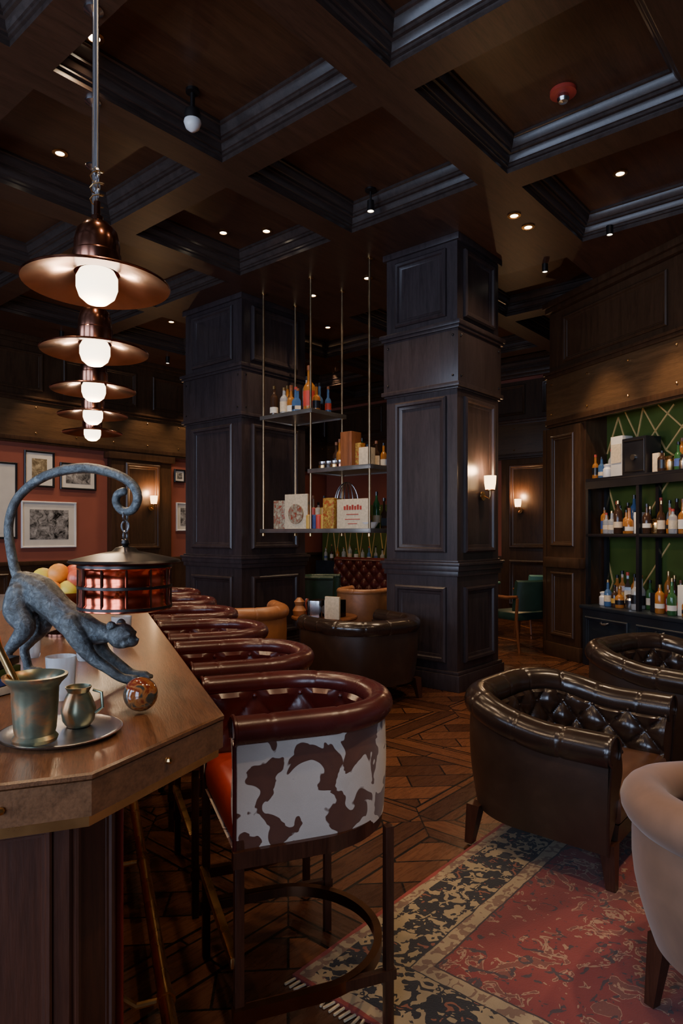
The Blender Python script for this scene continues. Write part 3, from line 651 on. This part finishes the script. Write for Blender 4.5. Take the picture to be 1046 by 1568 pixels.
def dchair(x,y,r,m):
    b=MB('dining_chair',MZ(x,y,0,r))
    for sx in (-1,1):
        b.tube([(sx*.25,-.24,0),(sx*.25,-.23,.3),(sx*.26,-.22,.64)],[.014,.02,.018],WD_FURN,8); b.tube([(sx*.24,.27,0),(sx*.24,.22,.4),(sx*.25,.25,.66)],[.014,.02,.018],WD_FURN,8)
        b.tube([(sx*.26,-.25,.645),(sx*.275,-.1,.66),(sx*.27,.1,.66),(sx*.25,.25,.68)],[.02,.024,.022,.018],WD_FURN,8)
        b.tube([(sx*.25,-.23,.14),(sx*.24,.25,.14)],.010,WD_FURN,6)
    b.box((0,-.01,.43),(.50,.50,.10),m,0,.03)
    rows=[[( .27*math.sin(q),.27*math.cos(q)*.6+.10+o,z) for z,o in ((.50,.0),(.60,.01),(.75,.03),(.86,.05),(.88,.07),(.86,.10),(.6,.06),(.5,.05))] for q in [(-1.2+2.4*i/16) for i in range(17)]]
    b.grid(rows,m,closed_j=True)
    for e in (0,-1): b.add(rows[e],[list(range(8))],m)
    b.finish()
dchair(7.80,3.72,160,L_GRN); dchair(8.95,3.95,140,TEAL); dchair(7.60,4.45,-60,TEAL)
b=MB('dining_table'); b.lathe([(1e-5,.72),(.34,.72),(.35,.735),(.345,.75),(1e-5,.75)],(8.6,4.75,0),TEAL,36); b.lathe([(.22,0),(.2,.03),(.04,.06),(.035,.72)],(8.6,4.75,0),IRON,20); b.finish()
# ------------------------------------------------------------ things on the bar
ZT=1.1005
x,y,_=BF(-.03,-.29); b=MB('serving_tray'); b.lathe([(1e-5,.0),(.085,.0),(.10,.006),(.102,.009),(.097,.010),(.085,.005),(1e-5,.005)],(x,y,ZT),STEEL,48); b.finish()
x,y,_=BF(-.072,-.328); b=MB('mortar_and_pestle')
b.lathe([(1e-5,0),(.034,0),(.036,.006),(.031,.012),(.033,.02),(.036,.06),(.037,.088),(.042,.096),(.050,.104),(.051,.109),(.046,.110),(.036,.100),(.033,.085),(.031,.02),(1e-5,.015)],(x,y,ZT+.006),PATG,36)
vr=Vector((.648,-.7615,0)); p0=Vector((x,y,ZT+.035)); p1=p0-vr*.075+Vector((0,0,.155)); b.tube([p0+(p1-p0)*q for q in (0,.1,.2,.8,.93,1.)],[.012,.013,.007,.006,.010,.009],BRASS,12); b.finish()
x,y,_=BF(-.005,-.262); b=MB('copper_jug'); b.lathe([(1e-5,0),(.020,0),(.027,.010),(.030,.03),(.023,.050),(.018,.060),(.023,.070),(.021,.070),(.016,.060),(1e-5,.05)],(x,y,ZT+.006),PATG,28)
b.tube([(x+.017,y-.02,ZT+.070),(x+.025,y-.034,ZT+.066),(x+.026,y-.036,ZT+.04),(x+.018,y-.026,ZT+.03)],.003,PATG,8); b.finish()
x,y,_=BF(.075,-.150); b=MB('marbled_ball',Matrix.Translation((x,y,ZT+.034))); b.sph((0,0,0),.033,BALL,32); b.finish()
x,y,_=BF(1.2,-.33); b=MB('fruit_bowl'); b.lathe([(1e-5,0),(.055,0),(.055,.008),(.015,.02),(.012,.06),(.03,.08),(.10,.12),(.115,.15),(.11,.15),(.095,.125),(1e-5,.10)],(x,y,ZT),COPPER,36)
OR=simple('orange_peel',(.80,.28,.03),.5,0,.15,30); LE=simple('lemon_peel',(.75,.55,.05),.5,0,.1,30); AP=simple('apple_skin',(.60,.10,.04),.35,0,.5,20)
for k,(dx,dy,dz) in enumerate(((.06,-.04,0),(-.06,.03,0),(0,.06,0),(-.01,-.06,0),(-.01,.01,.055),(.04,.0,.05),(.075,.02,0),(-.045,.05,.04),(-.06,-.04,.0),(.02,-.07,.04))): b.sph((x+dx,y+dy,ZT+.155+dz),.036,[AP,OR,OR,LE,OR,AP,AP,LE,OR,AP][k],16)
b.finish()
x,y,_=BF(.33,-.46)
b=MB('book_stack'); 
for k in range(4): b.box((x,y,ZT+.010+.019*k),(.13,.09,.017),[CREAM,C_BLUE,GREEN,BLACK][k],.3+.1*k,.002)
b.finish()
b=MB('drinking_glasses')
for s,n in ((.24,-.30),(.68,-.25),(.9,-.15),(.78,-.40)):
    x,y,_=BF(s,n); b.lathe([(1e-5,.003),(.024,0),(.027,.01),(.031,.09),(.029,.09),(.025,.012),(1e-5,.010)],(x,y,ZT),G_CLR,24)
b.finish()
# ---- bronze cat
cp=Vector(BF(.465,-.36,ZT+.002)); cq=Vector(BF(.333,-.144,ZT+.002)); cd=(cq-cp).normalized(); MC=Matrix.Translation(cp-cd*.012)@Matrix.Rotation(math.atan2(cd.y,cd.x),4,'Z')
def chain(b,pts,rad,m,k=5,seg=12):
    P=[Vector((p[0]*1.13,p[1]*1.1,p[2])) for p in pts]; out=[];ro=[]
    for i in range(len(P)-1):
        a=P[max(i-1,0)];p=P[i];q=P[i+1];c=P[min(i+2,len(P)-1)]
        for j in range(k):
            t=j/k; out.append(.5*((2*p)+(q-a)*t+(2*a-5*p+4*q-c)*t*t+(-a+3*p-3*q+c)*t**3)); ro.append(rad[i]+(rad[i+1]-rad[i])*t)
    out.append(P[-1]); ro.append(rad[-1]); b.tube(out,ro,m,seg); b.sph(out[0],ro[0],m,12); b.sph(out[-1],ro[-1],m,12)
b=MB('bronze_cat_statue',MC)
chain(b,[(-.020,0,.222),(.015,0,.205),(.06,0,.165),(.10,0,.133),(.14,0,.115),(.168,0,.112)],[.035,.042,.035,.038,.030,.023],BRONZE)
for sy in (-1,1):
    chain(b,[(-.018,sy*.020,.205),(-.014+.004*sy,sy*.028,.165),(.002,sy*.029,.125),(-.026,sy*.028,.085),(-.040,sy*.028,.062),(-.034,sy*.028,.03),(-.028,sy*.028,.012),(-.004,sy*.028,.010)],[.030,.032,.024,.015,.0115,.0105,.012,.010],BRONZE)
    chain(b,[(.10,sy*.020,.135),(.125,sy*.027,.100),(.150,sy*.026,.062),(.185,sy*.024,.036),(.215,sy*.022,.016),(.245,sy*.022,.011)],[.028,.024,.0155,.0120,.011,.012],BRONZE)
    for k in (-1,0,1): b.sph((.256*1.13,sy*.024+k*.007,.009),.0062,BRONZE,8); b.sph((.006,sy*.030+k*.006,.008),.0055,BRONZE,8)
hx=.230
b.sph((hx,0,.108),.033,BRONZE,18,(1.0,.95,.92)); b.sph((hx+.024,0,.096),.018,BRONZE,12,(1.,1.1,.8)); b.sph((hx+.016,.013,.094),.013,BRONZE,10); b.sph((hx+.016,-.013,.094),.013,BRONZE,10); b.sph((hx+.041,0,.101),.0045,BRONZE,8)
for sy in (-1,1):
    b.lathe([(.012,0),(.011,.008),(.006,.014),(.001,.016)],(0,0,0),BRONZE,10,T=Matrix.Translation((hx-.012,sy*.021,.130))@Matrix.Rotation(-sy*.4,4,'X')@Matrix.Rotation(-.25,4,'Y'))
    b.sph((hx+.027,sy*.014,.115),.005,BRONZE,8)
tail=[(-.02,0,.222),(-.038,0,.245),(-.052,0,.30),(-.058,0,.37),(-.035,0,.435),(.03,0,.485),(.115,0,.502),(.185,0,.488),(.227,0,.462),(.240,0,.43),(.228,0,.402),(.206,0,.400),(.192,0,.418),(.195,0,.438),(.208,0,.445)]
chain(b,tail,[.016,.0125,.0115,.0110,.0110,.012,.0125,.012,.0115,.011,.0105,.010,.0095,.010,.0105],BRONZE,6)
cat=b.finish(60)
md=cat.modifiers.new('Remesh','REMESH'); md.mode='VOXEL'; md.voxel_size=.0024; md.use_smooth_shade=True
md=cat.modifiers.new('Smooth','SMOOTH'); md.factor=.6; md.iterations=4
b=MB('hanging_copper_pot',MC); cx=.240
def ringv(z,r=.009,ax=0): 
    pts=[(cx+r*math.cos(q)*(1-ax),r*math.cos(q)*ax,z+r*1.4*math.sin(q)) for q in [2*pi*j/16 for j in range(16)]]; b.tube(pts,.0022,STEEL,6,closed=True)
ringv(.388,.010,1); ringv(.364,.009,0); ringv(.342,.009,1)
K=1.05
b.lathe([(1e-5,.335),(.008,.332),(.010,.324),(.006,.318),(.022,.314),(.030,.306),(.06*K,.300),(.095*K,.292),(.118*K,.286),(.121*K,.281),(.115*K,.278),(.10*K,.280),(1e-5,.284)],(cx,0,0),IRON,48)
b.lathe([(.099*K,.282),(.101*K,.268),(.097*K,.262),(.097*K,.232),(.099*K,.228),(.099*K,.222),(.097*K,.218),(.097*K,.188),(.100*K,.182),(.100*K,.172),(.085,.168),(1e-5,.166)],(cx,0,0),COPR,48)
for z in (.272,.225,.178): b.lathe([(.097*K,z-.004),(.1015*K,z-.003),(.1015*K,z+.003),(.097*K,z+.004)],(cx,0,0),IRON,48)
for k in range(12):
    q=2*pi*k/12
    b.tube([(cx+.098*K*math.cos(q),.098*K*math.sin(q),.178),(cx+.098*K*math.cos(q),.098*K*math.sin(q),.272)],.003,COPPER,6)
b.finish()
# ------------------------------------------------------------ world + camera
w=bpy.data.worlds.new('World'); bpy.context.scene.world=w; w.use_nodes=True
w.node_tree.nodes['Background'].inputs[0].default_value=(.25,.35,.5,1); w.node_tree.nodes['Background'].inputs[1].default_value=.3
cd=bpy.data.cameras.new('Camera'); cam=bpy.data.objects.new('Camera',cd); bpy.context.collection.objects.link(cam)
cam.location=(0,0,1.45); cam.rotation_euler=(pi/2,0,math.radians(40.4-90)); cd.sensor_fit='AUTO'; cd.sensor_width=36; cd.lens=1520/2352*36; cd.shift_y=49/2352; cd.clip_start=.05
bpy.context.scene.camera=cam
